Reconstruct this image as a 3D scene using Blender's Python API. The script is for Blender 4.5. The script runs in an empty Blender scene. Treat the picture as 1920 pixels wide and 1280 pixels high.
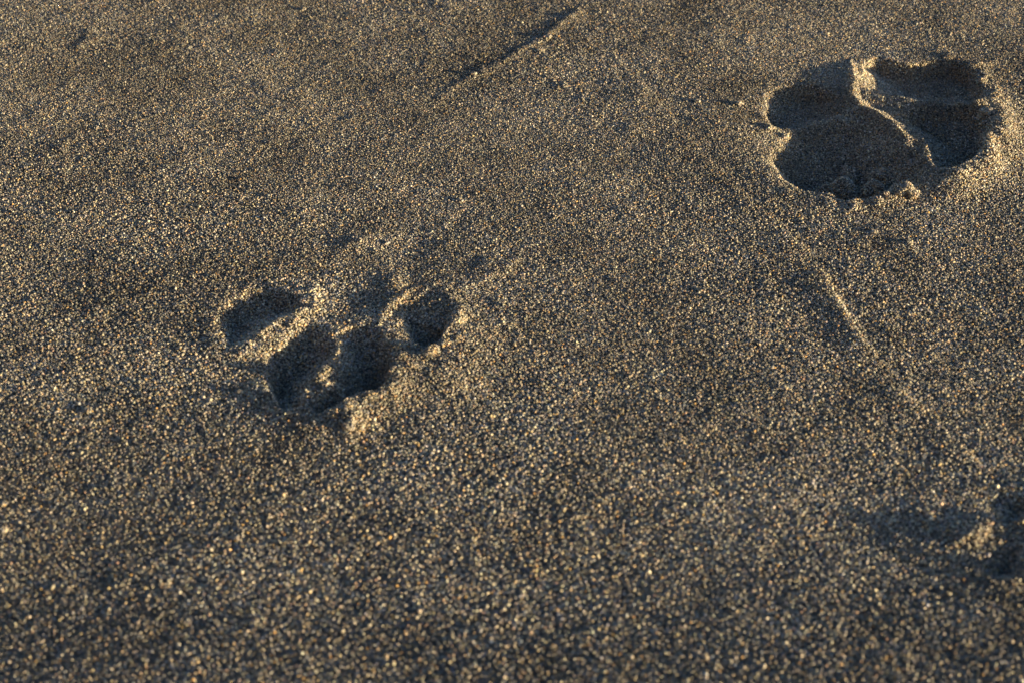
import bpy, math
import numpy as np

# ------------------------------------------------------------------ camera, sky, sun, exposure
scene = bpy.context.scene
R = math.radians
FOCAL, SENSOR = 85.0, 36.0
PITCH = R(35.0)
DIST = 0.7556
cam_data = bpy.data.cameras.new("camera")
cam = bpy.data.objects.new("camera", cam_data)
scene.collection.objects.link(cam)
cam_data.lens = FOCAL
cam_data.sensor_width = SENSOR
cam.location = (0.0, -DIST * math.cos(PITCH), DIST * math.sin(PITCH))
cam.rotation_euler = (math.pi / 2 - PITCH, 0.0, 0.0)
cam_data.clip_start = 0.01
cam_data.clip_end = 2000.0
cam_data.dof.use_dof = True
cam_data.dof.focus_distance = 0.84
cam_data.dof.aperture_fstop = 20.0
scene.camera = cam

SUN_ELEV, SUN_AZ = R(4.9), R(-19.0)      # azimuth counter-clockwise from +X
world = bpy.data.worlds.new("World")
scene.world = world
world.use_nodes = True
wn = world.node_tree
bg = wn.nodes["Background"]
sky = wn.nodes.new("ShaderNodeTexSky")
sky.sky_type = 'NISHITA'
sky.sun_disc = False
sky.sun_elevation = SUN_ELEV
sky.sun_rotation = math.pi / 2 - SUN_AZ
wn.links.new(sky.outputs[0], bg.inputs[0])
sky.ozone_density = 2.6
bg.inputs[1].default_value = 0.082

sun_data = bpy.data.lights.new("sun", 'SUN')
sun_data.energy = 5.0
sun_data.angle = R(0.7)
sun_data.color = (1.0, 0.735, 0.37)
sun = bpy.data.objects.new("sun", sun_data)
scene.collection.objects.link(sun)
from mathutils import Vector
to_sun = Vector((math.cos(SUN_ELEV) * math.cos(SUN_AZ), math.cos(SUN_ELEV) * math.sin(SUN_AZ), math.sin(SUN_ELEV)))
sun.rotation_euler = to_sun.to_track_quat('Z', 'Y').to_euler()
sun.location = to_sun * 3

scene.view_settings.view_transform = 'Standard'
scene.view_settings.look = 'None'
scene.view_settings.gamma = 1.0
scene.view_settings.exposure = 1.58

# ------------------------------------------------------------------ helpers
rng = np.random.default_rng(11)
sp, cp = math.sin(PITCH), math.cos(PITCH)


def ground(px, py):
    """pixel of the 1920x1280 photograph -> point on the level ground (metres)"""
    px = np.asarray(px, float); py = np.asarray(py, float)
    k = SENSOR / FOCAL / 1920.0
    u = (px - 960.0) * k
    v = (640.0 - py) * k
    dy = cp + v * sp
    dz = -sp + v * cp
    s = (DIST * sp) / -dz
    return np.stack([u * s, -DIST * cp + dy * s], -1)


def zoomed(pts, x0, y0, s):
    pts = np.asarray(pts, float)
    return ground(x0 + pts[:, 0] * s, y0 + pts[:, 1] * s)


def value_noise(nx, ny, cell, seed):
    """smooth value noise of unit-ish range on an nx x ny grid, lattice every `cell` samples"""
    r = np.random.default_rng(seed)
    gx, gy = int(nx / cell) + 4, int(ny / cell) + 4
    g = r.uniform(-1, 1, (gx, gy))

    def up(a, n):
        t = np.arange(n) / cell
        i = t.astype(int); f = t - i
        w = [(1 - f) ** 3 / 6, (3 * f ** 3 - 6 * f ** 2 + 4) / 6, (-3 * f ** 3 + 3 * f ** 2 + 3 * f + 1) / 6, f ** 3 / 6]
        return sum(w[k][:, None] * a[i + k] for k in range(4))
    a = up(g, nx)
    return up(a.T, ny).T * 2.2


def sstep(a, b, x):
    t = np.clip((x - a) / (b - a), 0, 1)
    return t * t * (3 - 2 * t)


# ------------------------------------------------------------------ height grid
CELL = 0.0006
X0, X1, Y0, Y1 = -0.27, 0.27, -0.25, 0.40
NX, NY = int((X1 - X0) / CELL) + 1, int((Y1 - Y0) / CELL) + 1
gx = X0 + np.arange(NX) * CELL
gy = Y0 + np.arange(NY) * CELL
GX, GY = np.meshgrid(gx, gy, indexing='ij')
mm = 0.001


def N(wl_mm, seed):
    return value_noise(NX, NY, wl_mm * mm / CELL, seed)


edge_noise = 0.7 * N(5, 101) + 0.4 * N(2.4, 102)
warpx = (1.3 * N(9, 103) + .5 * N(3.5, 104)) * mm
warpy = (1.3 * N(9, 105) + .5 * N(3.5, 106)) * mm


def sdf(poly):
    """signed distance, positive inside, for grid points near the polygon (elsewhere -1)"""
    m = 0.04
    i0 = max(int((poly[:, 0].min() - m - X0) / CELL), 0); i1 = min(int((poly[:, 0].max() + m - X0) / CELL) + 1, NX)
    j0 = max(int((poly[:, 1].min() - m - Y0) / CELL), 0); j1 = min(int((poly[:, 1].max() + m - Y0) / CELL) + 1, NY)
    sl = (slice(i0, i1), slice(j0, j1))
    x = GX[sl] + warpx[sl] * .5; y = GY[sl] + warpy[sl] * .5
    d = np.full(x.shape, 1e9); ins = np.zeros(x.shape, bool)
    for a, b in zip(poly, np.roll(poly, -1, 0)):
        e = b - a
        t = np.clip(((x - a[0]) * e[0] + (y - a[1]) * e[1]) / (e @ e), 0, 1)
        d = np.minimum(d, np.hypot(x - a[0] - t * e[0], y - a[1] - t * e[1]))
        if a[1] != b[1]:
            c = ((a[1] > y) != (b[1] > y)) & (x < (b[0] - a[0]) * (y - a[1]) / (b[1] - a[1]) + a[0])
            ins ^= c
    out = np.full((NX, NY), -1.0)
    out[sl] = np.where(ins, d, -d)
    return out


def linedist(pts, vals=None, warp=1.0):
    """distance to polyline, side (+ = right of travel), interpolated value along it"""
    x = GX + warpx * warp; y = GY + warpy * warp
    d = np.full(x.shape, 1e9); side = np.zeros(x.shape); v = np.zeros(x.shape)
    if vals is None:
        vals = np.ones(len(pts))
    for k in range(len(pts) - 1):
        a, b = pts[k], pts[k + 1]
        e = b - a
        t = np.clip(((x - a[0]) * e[0] + (y - a[1]) * e[1]) / (e @ e), 0, 1)
        dd = np.hypot(x - a[0] - t * e[0], y - a[1] - t * e[1])
        cr = (x - a[0]) * e[1] - (y - a[1]) * e[0]
        n = dd < d
        d = np.where(n, dd, d); side = np.where(n, np.sign(cr), side); v = np.where(n, vals[k] + t * (vals[k + 1] - vals[k]), v)
    return d, side, v


def bump(px, py, rx_px, ry_px, h, rot=0.0, p=1.0):
    c = ground(px, py)
    k = np.linalg.norm(ground(px + 1, py) - c)
    ky = np.linalg.norm(ground(px, py + 1) - c)
    dx, dy = (GX + warpx * .6 - c[0]), (GY + warpy * .6 - c[1])
    cr, sr = math.cos(rot), math.sin(rot)
    a = (dx * cr + dy * sr) / (rx_px * k); b = (-dx * sr + dy * cr) / (ry_px * ky)
    return h * np.exp(-(a * a + b * b) ** p)


# broad shape of the beach and small lumps
H = .35 * mm * N(110, 1) + .13 * mm * N(38, 2) + .06 * mm * N(14, 3) + .045 * mm * N(6, 4) + .03 * mm * N(2.6, 5)

# the near left part of the beach leans a little away from the sun
H += .036 * GX * sstep(.0, -.17, GY + .15 * GX)

Z1 = lambda p: zoomed(p, 360, 400, 0.3646)
Z2 = lambda p: zoomed(p, 1350, 60, 0.2969)
Z3 = lambda p: zoomed(p, 1560, 840, 0.2344)
LABEL = np.zeros((NX, NY), np.int16)          # 0 sand, otherwise index into REGIONS
REGIONS = [('sand', None)]


def region(key):
    REGIONS.append(key)
    return len(REGIONS) - 1


def hollow(poly, depth, wall, near=0.6, soft=0.0):
    """press a toe hollow: steep uneven wall, floor falling towards the viewer"""
    global H
    d = sdf(poly)
    dn = d + edge_noise * .8 * mm
    y0, y1 = poly[:, 1].min(), poly[:, 1].max()
    t = np.clip((y1 - GY) / (y1 - y0), 0, 1)          # 0 far, 1 near
    dep = depth * mm * (1 - near + near * t)
    cx = poly.mean(0)
    ax, ay = GX - cx[0], GY - cx[1]
    left = np.clip((-ax + .3 * ay) / (np.hypot(ax, ay) + 1e-6), 0, 1) ** 1.5      # the left flank has slumped
    return d, dn, -dep * sstep(0, wall * mm * (1 + soft * left), dn + soft * left * 1.5 * mm)


def rim_raise(d, h, w, sx=0.0, sy=0.0, poly=None):
    """sand pushed up round a hollow, more on the (sx, sy) side"""
    c = poly.mean(0)
    ax, ay = GX - c[0], GY - c[1]
    n = np.hypot(ax, ay) + 1e-6
    f = np.clip(1 + (ax * sx + ay * sy) / n, 0, 2)
    o = np.clip(-d, 0, None)
    return np.where(d > -0.9, h * mm * f * np.exp(-(o / (w * mm)) ** 2), 0)


# ---- paw print in the middle left
T1 = Z1([(300, 400), (420, 385), (560, 420), (560, 500), (470, 560), (380, 620), (290, 680), (190, 700), (150, 620), (165, 510), (215, 440)])
T2 = Z1([(600, 560), (690, 590), (750, 690), (720, 790), (640, 860), (600, 930), (560, 1000), (450, 1000), (385, 930), (360, 830), (385, 720), (470, 630)])
T3 = Z1([(760, 600), (900, 570), (1000, 620), (1030, 700), (1050, 800), (1000, 885), (940, 940), (820, 960), (740, 1020), (650, 1045), (590, 1000), (640, 950), (720, 880), (760, 790), (745, 700)])
T4 = Z1([(1230, 385), (1300, 400), (1340, 480), (1325, 590), (1280, 660), (1200, 725), (1165, 695), (1110, 640), (1075, 590), (1085, 520), (1150, 430)])
# ---- paw print in the upper right
P1 = Z2([(900, 210), (1000, 160), (1200, 200), (1450, 190), (1600, 230), (1640, 330), (1690, 430), (1600, 480), (1450, 470), (1250, 440), (1100, 400), (960, 380), (880, 320)])
P2 = Z2([(1130, 540), (1230, 470), (1450, 450), (1600, 460), (1690, 560), (1710, 660), (1670, 770), (1590, 860), (1480, 910), (1380, 910), (1330, 840), (1270, 720), (1170, 630)])
P3 = Z2([(390, 680), (560, 580), (760, 520), (930, 560), (1090, 630), (1210, 710), (1260, 800), (1320, 870), (1250, 930), (1090, 970), (1060, 1035), (900, 1065), (760, 1075), (690, 1035), (580, 1015), (500, 995), (400, 930), (330, 800)])
P4 = Z2([(290, 430), (370, 360), (480, 330), (620, 350), (760, 410), (800, 480), (640, 540), (470, 600), (330, 600), (285, 520)])
# ---- blurred paw print at the lower right edge
B1 = Z3([(1210, 450), (1310, 380), (1500, 360), (1640, 450), (1640, 630), (1440, 670), (1270, 640)])
B2 = Z3([(1180, 900), (1330, 790), (1500, 760), (1620, 850), (1620, 1050), (1430, 1130), (1250, 1100), (1130, 1010)])

press = np.zeros_like(H)
raise_ = np.zeros_like(H)
dmap = {}
SOFT = {'P3': 1.6, 'P4': .8, 'T4': .5, 'T1': .4}
for name, poly, depth, wall, near in (
        ('T1', T1, 6.5, 5.0, .6), ('T2', T2, 16.0, 5.5, .9), ('T3', T3, 17.0, 5.0, .9), ('T4', T4, 10.0, 4.6, .6),
        ('P1', P1, 7, 3.6, .1), ('P2', P2, 17.0, 5.0, .8), ('P3', P3, 20.0, 5.0, .95), ('P4', P4, 6, 3.6, .1),
        ('B1', B1, 9, 9.0, .6), ('B2', B2, 6, 10.0, .5)):
    d, dn, p = hollow(poly, depth, wall, near, SOFT.get(name, 0.0))
    press = np.minimum(press, p)
    dmap[name] = d
for name, poly, h, w in (('T1', T1, .4, 6), ('T2', T2, .3, 6), ('T3', T3, 1.0, 8), ('T4', T4, .35, 7),
                         ('P1', P1, .3, 8), ('P2', P2, 1.6, 9), ('P3', P3, .15, 6), ('P4', P4, .05, 8),
                         ('B1', B1, .3, 9), ('B2', B2, .3, 9)):
    raise_ = np.maximum(raise_, rim_raise(dmap[name], h, w, .75, -.6, poly))
H += press + raise_

# crests of sand left standing between the toes
RIDGES = []


def crest(pts, tops, slope_r, slope_l, name=None):
    """triangular crest: tops in mm along the line, slopes on its right and left side"""
    global H
    d, side, v = linedist(pts, np.asarray(tops, float) * mm, .8)
    s = np.where(side > 0, slope_r, slope_l)
    z = v + edge_noise * .35 * mm - d * s
    z = np.where(d < .02, z, -1)
    H = np.maximum(H, z)
    return d


r1 = crest(Z1([(620, 520), (540, 545), (400, 615), (300, 690), (240, 740)]), [0.0, .8, 1.2, 1.1, .3], .40, .7)
r2 = crest(Z1([(770, 600), (760, 700), (740, 800), (690, 880), (600, 940)]), [-1.2, -1.2, .4, 2.0, -.6], .6, .8)
r4 = crest(Z1([(1150, 380), (1090, 430), (1010, 500), (970, 590)]), [.2, .8, 1.4, .5], .36, .4)
r5 = crest(Z2([(835, 160), (855, 275), (860, 345), (835, 420), (880, 495), (980, 540), (1080, 600), (1150, 665), (1210, 735), (1270, 815), (1320, 880)]),
           [0, 1.8, 2.4, 2.8, 3.1, 3.2, 3.2, 2.9, 2.4, 1.8, .6], .62, .6)
crest(Z2([(320, 625), (450, 605), (620, 545), (790, 500)]), [-1.9, -1.5, -1.2, -.4], .38, .38)
crest(Z2([(960, 400), (1150, 445), (1350, 450), (1560, 465)]), [-.8, -2.3, -2.8, -2.2], .35, .25)
r3 = crest(Z3([(780, 920), (920, 850), (1060, 795), (1200, 745), (1320, 780)]), [1.4, 2.5, 3.9, 4.2, 2.0], .42, .24)

crest(Z2([(1380, 970), (1500, 930), (1610, 880), (1690, 780)]), [.4, 1.5, 1.6, .6], .33, 1.2)

# pushed-up sand on the near, sunward side, faint pad and streaks
H += bump(665, 792, 24, 24, 2.0 * mm) + bump(835, 705, 60, 34, 1.3 * mm, R(28)) + bump(880, 640, 50, 40, .8 * mm)
H += bump(1540, 245, 100, 66, -2.6 * mm, 0, 1.3)                      # the whole big print sits a little low on its left
H += bump(1790, 356, 50, 18, 1.7 * mm, R(20)) + bump(1880, 235, 22, 40, 1.8 * mm) + bump(1855, 290, 12, 30, 1.2 * mm)
H += bump(765, 462, 46, 26, -.35 * mm) + bump(668, 458, 30, 12, .7 * mm, R(40))
H += bump(740, 535, 20, 16, .8 * mm)
H += bump(1745, 975, 26, 26, .5 * mm)
H += bump(1445, 240, 16, 20, .35 * mm) + bump(1475, 258, 16, 14, .3 * mm)
crest(ground([860, 930, 1000], [545, 508, 478]), [.1, .28, .1], .1, .05)

# dragged marks in the sand
F1 = ground([815, 850, 890, 960, 1010, 1066, 1085], [186, 160, 143, 103, 72, 33, 20])
dF, sF, vF = linedist(F1, np.array([.2, .7, .9, .8, 1.2, 1.1, .2]), .7)
off = dF * sF                                      # + = lower right side
rough = 1 + .6 * edge_noise
H += mm * vF * (-.22 * np.exp(-((off + .5 * mm) / (1.0 * mm)) ** 2) + .34 * rough * np.exp(-((off - 1.9 * mm) / (2.0 * mm)) ** 2))
d_, s_, v_ = linedist(ground([840, 1000, 1060, 1200, 1340], [208, 240, 248, 276, 300]), np.array([.3, 1, 1, .8, .2]), 1.0)
H -= .4 * mm * v_ * np.exp(-(d_ / (7 * mm)) ** 2)
L1 = ground([1190, 1240, 1290, 1360, 1450, 1523, 1547, 1560, 1587, 1607, 1637, 1667, 1760, 1840, 1910],
            [145, 205, 262, 340, 420, 480, 513, 550, 587, 627, 677, 712, 800, 880, 945])
dL, sL, vL = linedist(L1, np.array([.35, .7, .65, .5, .65, .95, 1.1, 1.1, 1, .85, .9, .75, .4, .4, .2]), .6)
offL = -dL * sL                                    # travel is downwards: right of travel is image left
H += mm * vL * np.clip(.65 + .5 * N(9, 411), .1, 1.2) * (.72 * np.where(offL > 0, np.exp(-(offL / (1.3 * mm)) ** 2), np.exp(offL / (11 * mm))) - .1 * np.exp(-((offL - 4 * mm) / (2.5 * mm)) ** 2))

# ------------------------------------------------------------------ which piece of ground belongs to what
def mark(mask, key):
    LABEL[mask] = region(key)


def patch(names):
    m = np.zeros((NX, NY), bool)
    for n in names:
        m |= dmap[n] > -6.5 * mm
    return m


mark((dF < 3.6 * mm) & (vF > .15), ('furrow', None))
mark((dL < 2.2 * mm) & (vL > .45), ('crease', None))
for pk, names, ridges in (('print_a', 'T1 T2 T3 T4'.split(), [r1, r4]), ('print_b', 'P1 P2 P3 P4'.split(), [r5]), ('print_c', 'B1 B2'.split(), [r3])):
    mark(patch(names), (pk, None))
    for n in names:
        m = dmap[n] > 0
        for o in names:
            if o != n:
                m &= dmap[n] >= dmap[o]
        mark(m, (pk, n))
    inside = patch(names)
    rm = np.zeros((NX, NY), bool)
    for r_ in ridges:
        rm |= (r_ < 2.0 * mm)
    mark(rm & inside, (pk, 'ridge'))

# crumbs slumped from the near wall of the big lower hollow
def sight(px, py, z):
    g = ground(px, py); o = np.array([0, -DIST * cp]); t = 1 - z / (DIST * sp)
    return o + (g - o) * t


for px, py, z, rr in ((1588, 338, -.0032, 5.0), (1646, 340, -.0024, 4.5), (1560, 352, -.006, 4.0)):
    c = sight(px, py, z)
    dd = np.hypot(GX + warpx - c[0], GY + warpy - c[1]) / mm
    H = np.where(dd < 14, np.maximum(H, z + edge_noise * .5 * mm - mm * 4.5 * (dd / rr) ** 2), H)

# crumbly clods: sparse on the open sand, crowded on the broken rims and along the furrow
clod = np.clip(N(3.2, 301) + .35 * N(1.6, 302) - .25, 0, None)
clod2 = np.clip(N(2.2, 303) - .2, 0, None)
dist_in = np.maximum.reduce([dmap[k] for k in dmap])
near_rim = np.zeros_like(H)
for k, poly in (('T1', T1), ('T2', T2), ('T3', T3), ('T4', T4), ('P1', P1), ('P2', P2), ('P3', P3), ('P4', P4), ('B1', B1), ('B2', B2)):
    c = poly.mean(0); ax, ay = GX - c[0], GY - c[1]
    f = np.clip(.55 + (.55 * ax - .55 * ay) / (np.hypot(ax, ay) + 1e-6), .12, 1.2)
    near_rim = np.maximum(near_rim, f * np.exp(-((dmap[k] + 1.5 * mm) / (4.0 * mm)) ** 2))
floor_ = sstep(0, 4 * mm, dist_in) * sstep(0, -.004, H)
H += mm * ((clod * 1.4 + clod2 * .8) * near_rim + floor_ * (.45 * clod + .2 * N(5, 305))
           + .4 * np.clip(N(4.2, 304) - .95, 0, None) + .5 * clod2 * vF * np.exp(-((off - .8 * mm) / (3.0 * mm)) ** 2))

GRX, GRY = np.gradient(H, CELL)


def hit(px, py):
    """where the line of sight through a pixel of the photograph meets the built sand"""
    g = ground(px, py)
    o = np.array([0, -DIST * cp, DIST * sp])
    e = np.array([g[0], g[1], 0]) - o
    t = np.linspace(.97, 1.06, 900)
    p = o + e * t[:, None]
    below = p[:, 2] < bil(H, p[:, 0], p[:, 1])
    k = int(np.argmax(below)) if below.any() else 0
    return p[k]


def bil(A, x, y):
    fx = np.clip((x - X0) / CELL, 0, NX - 1.001); fy = np.clip((y - Y0) / CELL, 0, NY - 1.001)
    i = fx.astype(int); j = fy.astype(int); fx = fx - i; fy = fy - j
    return (A[i, j] * (1 - fx) * (1 - fy) + A[i + 1, j] * fx * (1 - fy) + A[i, j + 1] * (1 - fx) * fy + A[i + 1, j + 1] * fx * fy)


# ------------------------------------------------------------------ materials
def new_mat(name):
    m = bpy.data.materials.new(name); m.use_nodes = True
    return m, m.node_tree.nodes, m.node_tree.links


grain_mat, nn, ll = new_mat("sand_grains")
b = nn["Principled BSDF"]
at = nn.new("ShaderNodeAttribute"); at.attribute_name = "tint"
ll.new(at.outputs["Color"], b.inputs["Base Color"])
ll.new(at.outputs["Alpha"], b.inputs["Roughness"])
b.inputs["Specular IOR Level"].default_value = 0.5

bed_mat, nn, ll = new_mat("sand_bed")
b = nn["Principled BSDF"]
tc = nn.new("ShaderNodeTexCoord")
vo = nn.new("ShaderNodeTexVoronoi"); vo.inputs["Scale"].default_value = 1700.0
ll.new(tc.outputs["Object"], vo.inputs["Vector"])
rp = nn.new("ShaderNodeValToRGB")
els = rp.color_ramp.elements
els[0].position = 0.0; els[0].color = (.03, .03, .03, 1)
els[1].position = 1.0; els[1].color = (.55, .47, .36, 1)
for pos, c in ((.3, (.10, .10, .10)), (.5, (.17, .16, .15)), (.7, (.26, .22, .17)), (.9, (.36, .25, .14))):
    e = els.new(pos); e.color = (*c, 1)
sepc = nn.new("ShaderNodeSeparateColor")
ll.new(vo.outputs["Color"], sepc.inputs[0])
ll.new(sepc.outputs[0], rp.inputs["Fac"])
ll.new(rp.outputs[0], b.inputs["Base Color"])
b.inputs["Roughness"].default_value = .7
bp = nn.new("ShaderNodeBump"); bp.invert = True
bp.inputs["Strength"].default_value = .9; bp.inputs["Distance"].default_value = .0004
ll.new(vo.outputs["Distance"], bp.inputs["Height"])
ll.new(bp.outputs[0], b.inputs["Normal"])

# ------------------------------------------------------------------ grain geometry
PENT = np.array([[math.cos(2 * math.pi * k / 5), math.sin(2 * math.pi * k / 5), 0] for k in range(5)] + [[0, 0, .95], [0, 0, -.95]])
PF = np.array([[k, (k + 1) % 5, 5] for k in range(5)] + [[(k + 1) % 5, k, 6] for k in range(5)])
PALETTE = np.array([(.055, .055, .058), (.15, .15, .152), (.24, .235, .22), (.30, .275, .235), (.37, .30, .20), (.44, .27, .10),
                    (.50, .46, .39), (.60, .57, .52), (.19, .21, .26), (.33, .23, .18)])
PWEIGHT = np.array([.12, .12, .22, .20, .10, .02, .08, .02, .08, .03]); PWEIGHT /= PWEIGHT.sum()


def grains(c, r, r_g, tone=None):
    """flat-faced irregular grains: centres (n,3), radii (n,) -> verts, faces, colours per vertex"""
    n = len(c)
    v = PENT[None] * (1 + r_g.uniform(-.28, .22, (n, 7, 1)))
    v = v * (np.array([1.0, 1.0, 1.0]) + r_g.uniform(-.28, .38, (n, 1, 3)))
    q = r_g.normal(size=(n, 4)); q /= np.linalg.norm(q, axis=1, keepdims=True)
    w, x, y, z = q.T
    M = np.stack([1 - 2 * (y * y + z * z), 2 * (x * y - z * w), 2 * (x * z + y * w),
                  2 * (x * y + z * w), 1 - 2 * (x * x + z * z), 2 * (y * z - x * w),
                  2 * (x * z - y * w), 2 * (y * z + x * w), 1 - 2 * (x * x + y * y)], -1).reshape(n, 3, 3)
    v = np.einsum('nij,nkj->nki', M, v) * r[:, None, None] + c[:, None, :]
    f = PF[None] + (np.arange(n) * 7)[:, None, None]
    k = r_g.choice(len(PALETTE), n, p=PWEIGHT)
    col = (PALETTE[k] * .85 + np.array([.26, .24, .20]) * .15) * 1.3 * np.exp(r_g.normal(0, .16, (n, 1))) * (1 + r_g.uniform(-.06, .06, (n, 3)))
    if tone is not None:
        col = col * tone[:, None]
    rough = np.where(r_g.random(n) < .12, r_g.uniform(.22, .35, n), r_g.uniform(.4, .75, n))
    col = np.concatenate([np.clip(col, .01, .85), rough[:, None]], 1)
    return v.reshape(-1, 3), f.reshape(-1, 3), np.repeat(col, 7, 0)


def mesh_object(name, parts, parent=None):
    """parts: list of (verts, faces (n,3 or 4), colours or None, material slot 0 grains / 1 bed) -> ONE object"""
    me = bpy.data.meshes.new(name)
    V = np.concatenate([p[0] for p in parts]).astype(np.float32)
    loops, starts, mats, off, ls = [], [], [], 0, 0
    cols = []
    for v, f, c, slot in parts:
        k = f.shape[1]
        loops.append((f + off).ravel())
        starts.append(ls + np.arange(len(f)) * k)
        mats.append(np.full(len(f), slot))
        cols.append(c if c is not None else np.tile([.2, .18, .15, .6], (len(v), 1)))
        ls += f.size; off += len(v)
    loops = np.concatenate(loops).astype(np.int32); starts = np.concatenate(starts).astype(np.int32)
    me.vertices.add(len(V)); me.vertices.foreach_set("co", V.ravel())
    me.loops.add(len(loops)); me.loops.foreach_set("vertex_index", loops)
    me.polygons.add(len(starts)); me.polygons.foreach_set("loop_start", starts)
    me.update(calc_edges=True)
    me.polygons.foreach_set("material_index", np.concatenate(mats).astype(np.int32))
    a = me.attributes.new("tint", 'FLOAT_COLOR', 'POINT')
    a.data.foreach_set("color", np.concatenate(cols).astype(np.float32).ravel())
    me.materials.append(grain_mat); me.materials.append(bed_mat)
    o = bpy.data.objects.new(name, me)
    scene.collection.objects.link(o)
    if parent is not None:
        o.parent = parent
    return o


# grain centres: jittered rows over everything the picture shows plus a margin
SP = 0.00051
ix, iy = np.meshgrid(np.arange(X0 + .004, X1 - .004, SP), np.arange(Y0 + .004, Y1 - .004, SP * .866), indexing='ij')
ix = ix + (np.arange(ix.shape[1])[None, :] % 2) * SP * .5
ix = (ix + rng.uniform(-.42, .42, ix.shape) * SP).ravel(); iy = (iy + rng.uniform(-.42, .42, iy.shape) * SP).ravel()
dcam = iy + DIST * cp                               # distance from the camera along the ground
half = (dcam * cp + DIST * sp * sp) * (SENSOR / 2 / FOCAL)
MARG = .035
yn, yf = ground(960, 1280)[1], ground(960, 0)[1]
keep = (np.abs(ix) < half + MARG) & (iy > yn - MARG) & (iy < yf + .05)
ix, iy = ix[keep], iy[keep]
# sorted sand: finer and flatter up the beach, coarser and looser towards the water, in patches
COARSE = 1.0 - .20 * sstep(-.08, .16, GY - .15 * GX) + .10 * sstep(.0, -.14, GY) + .06 * N(45, 401) + .03 * N(16, 402)
crs = bil(COARSE, ix, iy)
keep = rng.random(len(ix)) < np.clip((.78 / crs) ** 2, .3, 1)
ix, iy = ix[keep], iy[keep]
sl = np.hypot(bil(GRX, ix, iy), bil(GRY, ix, iy))
# steep walls need more grains for the same cover
extra = rng.random(len(ix)) < np.clip(np.sqrt(1 + sl ** 2) - 1.05, 0, 1.2)
ix = np.concatenate([ix, ix[extra] + rng.uniform(-.4, .4, extra.sum()) * SP])
iy = np.concatenate([iy, iy[extra] + rng.uniform(-.4, .4, extra.sum()) * SP])
top = rng.random(len(ix)) < .025                     # loose grains lying on the others
n = len(ix)
crs = bil(COARSE, ix, iy)
rad = .00034 * crs * np.exp(rng.normal(0, .20, n))
gxs, gys = bil(GRX, ix, iy), bil(GRY, ix, iy)
nl = np.sqrt(1 + gxs ** 2 + gys ** 2)
lift = np.where(top, .0004 * crs, rng.uniform(-.00022, .00013, n) * np.clip((crs - .6) / .4, .5, 1.6))
cen = np.stack([ix - gxs / nl * lift, iy - gys / nl * lift, bil(H, ix, iy) + lift / nl], -1)
# natural streaks of darker and paler minerals in the sand
TONE = np.clip(1 + .16 * N(26, 201) + .14 * N(9, 202) + .10 * N(4, 203), .55, 1.5)
tone = bil(TONE, ix, iy)
lab = LABEL[np.clip(((ix - X0) / CELL + .5).astype(int), 0, NX - 1), np.clip(((iy - Y0) / CELL + .5).astype(int), 0, NY - 1)]
print("grains:", n)

# bed under the grains, 1.2 mm squares
ST = 2
bi = np.arange(0, NX - ST, ST); bj = np.arange(0, NY - ST, ST)
BI, BJ = np.meshgrid(bi, bj, indexing='ij')
BL = LABEL[BI + 1, BJ + 1]


def bed(mask):
    i, j = BI[mask], BJ[mask]
    corners = np.stack([i * NY + j, (i + ST) * NY + j, (i + ST) * NY + j + ST, i * NY + j + ST], -1)
    u, inv = np.unique(corners, return_inverse=True)
    ui, uj = u // NY, u % NY
    v = np.stack([gx[ui], gy[uj], H[ui, uj] - .00055], -1)
    return v, inv.reshape(-1, 4)


def ground_piece(name, ids, parent=None, extra_parts=()):
    bm_ = np.isin(BL, ids); gm = np.isin(lab, ids)
    parts = []
    if bm_.any():
        v, f = bed(bm_); parts.append((v, f, None, 1))
    if gm.any():
        r_g = np.random.default_rng(1000 + int(ids[0]))
        v, f, c = grains(cen[gm], rad[gm], r_g, tone[gm]); parts.append((v, f, c, 0))
    parts += list(extra_parts)
    return mesh_object(name, parts, parent)


def ids_of(pk, part='*'):
    return [k for k, r_ in enumerate(REGIONS) if r_[0] == pk and (part == '*' or r_[1] == part)]


# the rest of the beach: rings from the detailed patch to the horizon
def beach_rings():
    bx0, bx1, by0, by1 = gx[0], gx[bi[-1] + ST], gy[0], gy[bj[-1] + ST]
    m = 40
    s = np.linspace(0, 1, m, endpoint=False)
    rect = np.concatenate([np.stack([bx0 + (bx1 - bx0) * s, np.full(m, by0)], 1), np.stack([np.full(m, bx1), by0 + (by1 - by0) * s], 1),
                           np.stack([bx1 - (bx1 - bx0) * s, np.full(m, by1)], 1), np.stack([np.full(m, bx0), by1 - (by1 - by0) * s], 1)])
    c = np.array([(bx0 + bx1) / 2, (by0 + by1) / 2])
    ks = [1, 1.06, 1.15, 1.3, 1.6, 2.2, 3.5, 6, 12, 30, 90, 300, 1500]
    rg = np.random.default_rng(5)
    vs, n4 = [], 4 * m
    for a, k in enumerate(ks):
        p = c + (rect - c) * k
        z = bil(H, rect[:, 0], rect[:, 1]) * max(0, 1 - a / 4) - .00025
        if a > 1:
            z = z + rg.uniform(-1, 1, n4) * min(.0008 * k, .03) - .0003 * a
        vs.append(np.concatenate([p, z[:, None]], 1))
    f = []
    i = np.arange(n4)
    for a in range(len(ks) - 1):
        f.append(np.stack([a * n4 + i, (a + 1) * n4 + i, (a + 1) * n4 + (i + 1) % n4, a * n4 + (i + 1) % n4], 1))
    return np.concatenate(vs), np.concatenate(f), None, 1


sand = ground_piece("sand", [0], None, [beach_rings()])
sand["kind"] = "structure"


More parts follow.
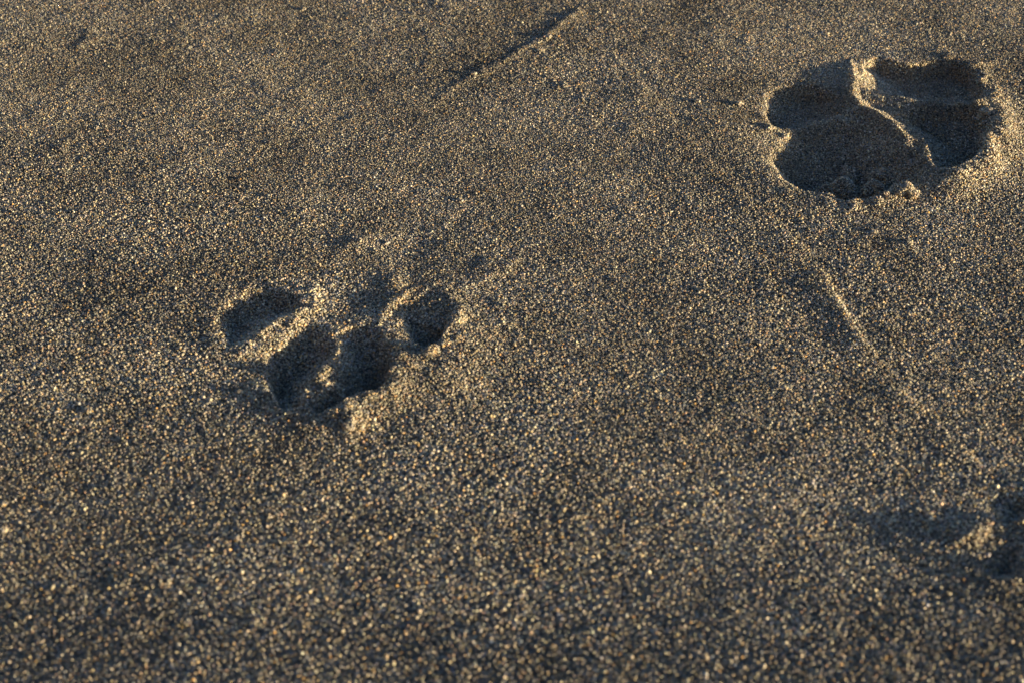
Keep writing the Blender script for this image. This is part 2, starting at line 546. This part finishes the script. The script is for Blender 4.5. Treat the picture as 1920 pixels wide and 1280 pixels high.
# unseen sand bank added behind the camera to block skylight on the near left
def skylight_blocker():
    n, m = 60, 24
    a = np.linspace(R(-62), R(-190), n)
    q = np.linspace(0, 1, m)
    A, Q = np.meshgrid(a, q, indexing='ij')
    end = np.clip(np.minimum((R(-62) - A) / R(16), (A - R(-190)) / R(16)), 0, 1)
    rg = np.random.default_rng(9)
    hgt = 2.6 * sstep(0, 1, end) * (1 + .10 * np.sin(A * 7 + .5) + .05 * np.sin(A * 17))
    rad_ = 1.9 + 3.4 * Q
    z = hgt * np.sin(np.pi * Q ** .75) ** 1.2 + rg.uniform(-.012, .012, A.shape) - .06
    v = np.stack([rad_ * np.cos(A), rad_ * np.sin(A), z], -1).reshape(-1, 3)
    i, j = np.meshgrid(np.arange(n - 1), np.arange(m - 1), indexing='ij')
    k = (i * m + j).ravel()
    return v, np.stack([k, k + 1, k + m + 1, k + m], 1), None, 1


mesh_object("skylight_blocker", [skylight_blocker()])["kind"] = "structure"


def tag(o, label, cat, group=None):
    o["label"] = label; o["category"] = cat
    if group:
        o["group"] = group
    return o


for pk, label, hollows in (
        ('print_a', "smaller sharp paw print with four toe hollows and a sunlit near rim", 'T1 T2 T3 T4'.split()),
        ('print_b', "largest paw print, split by a bright zigzag crest", 'P1 P2 P3 P4'.split()),
        ('print_c', "blurred paw print cut off by the photo's right edge, with one glowing orange crest", 'B1 B2'.split())):
    root = ground_piece("paw_print", ids_of(pk, None))
    tag(root, label, "paw print", "paw prints pressed into the sand")
    for h in hollows:
        ground_piece("toe_hollow", ids_of(pk, h), root)
    ground_piece("sand_crest", ids_of(pk, 'ridge'), root)
tag(ground_piece("drag_furrow", ids_of('furrow')), "short straight crumbly furrow scratched diagonally into the flat sand above the centre", "furrow")
tag(ground_piece("sand_crease", ids_of('crease')), "thin raised crease running down the sand below the largest paw print", "crease")

# ------------------------------------------------------------------ loose clumps of stuck-together grains
ICO = None


def ico():
    global ICO
    if ICO is None:
        t = (1 + 5 ** .5) / 2
        v = np.array([(-1, t, 0), (1, t, 0), (-1, -t, 0), (1, -t, 0), (0, -1, t), (0, 1, t), (0, -1, -t), (0, 1, -t), (t, 0, -1), (t, 0, 1), (-t, 0, -1), (-t, 0, 1)], float)
        v /= np.linalg.norm(v[0])
        f = np.array([(0, 11, 5), (0, 5, 1), (0, 1, 7), (0, 7, 10), (0, 10, 11), (1, 5, 9), (5, 11, 4), (11, 10, 2), (10, 7, 6), (7, 1, 8),
                      (3, 9, 4), (3, 4, 2), (3, 2, 6), (3, 6, 8), (3, 8, 9), (4, 9, 5), (2, 4, 11), (6, 2, 10), (8, 6, 7), (9, 8, 1)])
        ICO = (v, f)
    return ICO


def clump(px, py, r_px, label, squash=.8, seed=0, pale=1.0, up=0.0):
    rg = np.random.default_rng(500 + seed)
    c = hit(px, py)[:2]
    k = np.linalg.norm(ground(px + 1, py) - ground(px, py))
    r = r_px * k
    nb = 4 if r < .0018 else (8 if r < .003 else 16)
    parts = []
    z0 = bil(H, c[0:1], c[1:2])[0]
    pc, pr = [], []
    for q in range(nb):
        a = rg.uniform(0, 2 * math.pi); dd = r * (0 if q == 0 else rg.uniform(.35, .75))
        br = r * ((.6 if nb < 16 else .42) if q == 0 else rg.uniform(.26, .48) * (1 if nb < 16 else .8))
        bx_, by_ = c[0] + dd * math.cos(a), c[1] + dd * math.sin(a)
        zz = bil(H, np.array([bx_]), np.array([by_]))[0] + br * squash * (rg.uniform(.4, .8) + up)
        bc = np.array([bx_, by_, zz])
        v, f = ico()
        parts.append((bc + v * np.array([br, br, br * squash]) * .72, f, None, 1))
        m = max(int(4 * math.pi * br * br / (.00045 ** 2)), 8)
        d = rg.normal(size=(m, 3)); d /= np.linalg.norm(d, axis=1, keepdims=True)
        pc.append(bc + d * np.array([br, br, br * squash]) * rg.uniform(.8, 1.18, (m, 1)))
    pc = np.concatenate(pc)
    v, f, col = grains(pc, .0003 * np.exp(rg.normal(0, .22, len(pc))), rg, np.full(len(pc), pale))
    parts.append((v, f, col, 0))
    # origin at the clump's foot
    org = np.array([c[0], c[1], z0])
    parts = [(p[0] - org, p[1], p[2], p[3]) for p in parts]
    o = mesh_object("sand_clump", parts)
    o.location = org
    tag(o, label, "sand clump", "loose clumps of sand")


CLUMPS = [
    (166, 771, 10, "lone sunlit sand clump left of the middle-left paw print"),
    (865, 377, 7, "pale sand clump alone on flat sand above the middle-left paw print"),
    (1706, 457, 9, "bright orange sand clump lying just below the largest paw print"),
    (1638, 437, 8, "dull flat sand clump beside the bright orange one below the largest print"),
    (1061, 163, 7, "upright pale speck of sand below the diagonal furrow"),
    (1093, 186, 5, "tiny pale sand crumb right below the upright pale speck"),
    (1307, 192, 8, "low cream sand clump, left one of the pair facing the largest print"),
    (1386, 196, 9, "cream sand clump with a dark shaded side, closest to the largest print's left toe"),
    (1360, 239, 6, "small sand clump in the open below the cream pair left of the largest print"),
    (1012, 96, 7, "rounded sand clump at the lit lower edge of the diagonal furrow"),
    (1028, 71, 8, "sand clump at the upper part of the diagonal furrow's lit edge"),
    (888, 141, 8, "crumbly sand clump at the lower left end of the diagonal furrow"),
    (1588, 332, 22, "big shaded sand clump inside the largest print's lower hollow, left of two"),
    (1647, 334, 21, "big shaded sand clump inside the largest print's lower hollow, right of two"),
    (1701, 360, 24, "big glowing sand clump on the near rim of the largest paw print"),
    (1846, 211, 16, "lit sand clump perched on the right rim of the largest paw print"),
    (1441, 240, 10, "sunlit sand clump at the left rim of the largest paw print"),
    (1472, 256, 9, "sand clump just inside the left rim of the largest paw print"),
    (449, 737, 9, "sand clump outside the lower left corner of the middle-left paw print"),
    (655, 797, 15, "glowing sand clump heaped on the near rim of the middle-left paw print"),
    (849, 606, 6, "small bright sand clump right of the middle-left print's outer toe hollow"),
    (7, 946, 10, "orange sand clump at the photo's left edge, upper one of two"),
    (6, 994, 11, "pale sand clump at the photo's left edge, lower one of two"),
    (479, 1165, 9, "blurred pinkish sand clump alone in the foreground sand"),
    (569, 19, 6, "orange sand crumb at the top of the photo on flat sand"),
    (724, 457, 6, "sand crumb on the faint pad mark behind the middle-left print"),
    (618, 728, 15, "sunlit sand clump on the low crest between the two middle toe hollows"),
]
for q, (px, py, rp_, lb) in enumerate(CLUMPS):
    clump(px, py, rp_, lb, seed=q, squash=.7 if 'big' in lb else .5, up=.3 if 'big' in lb else 0.0)
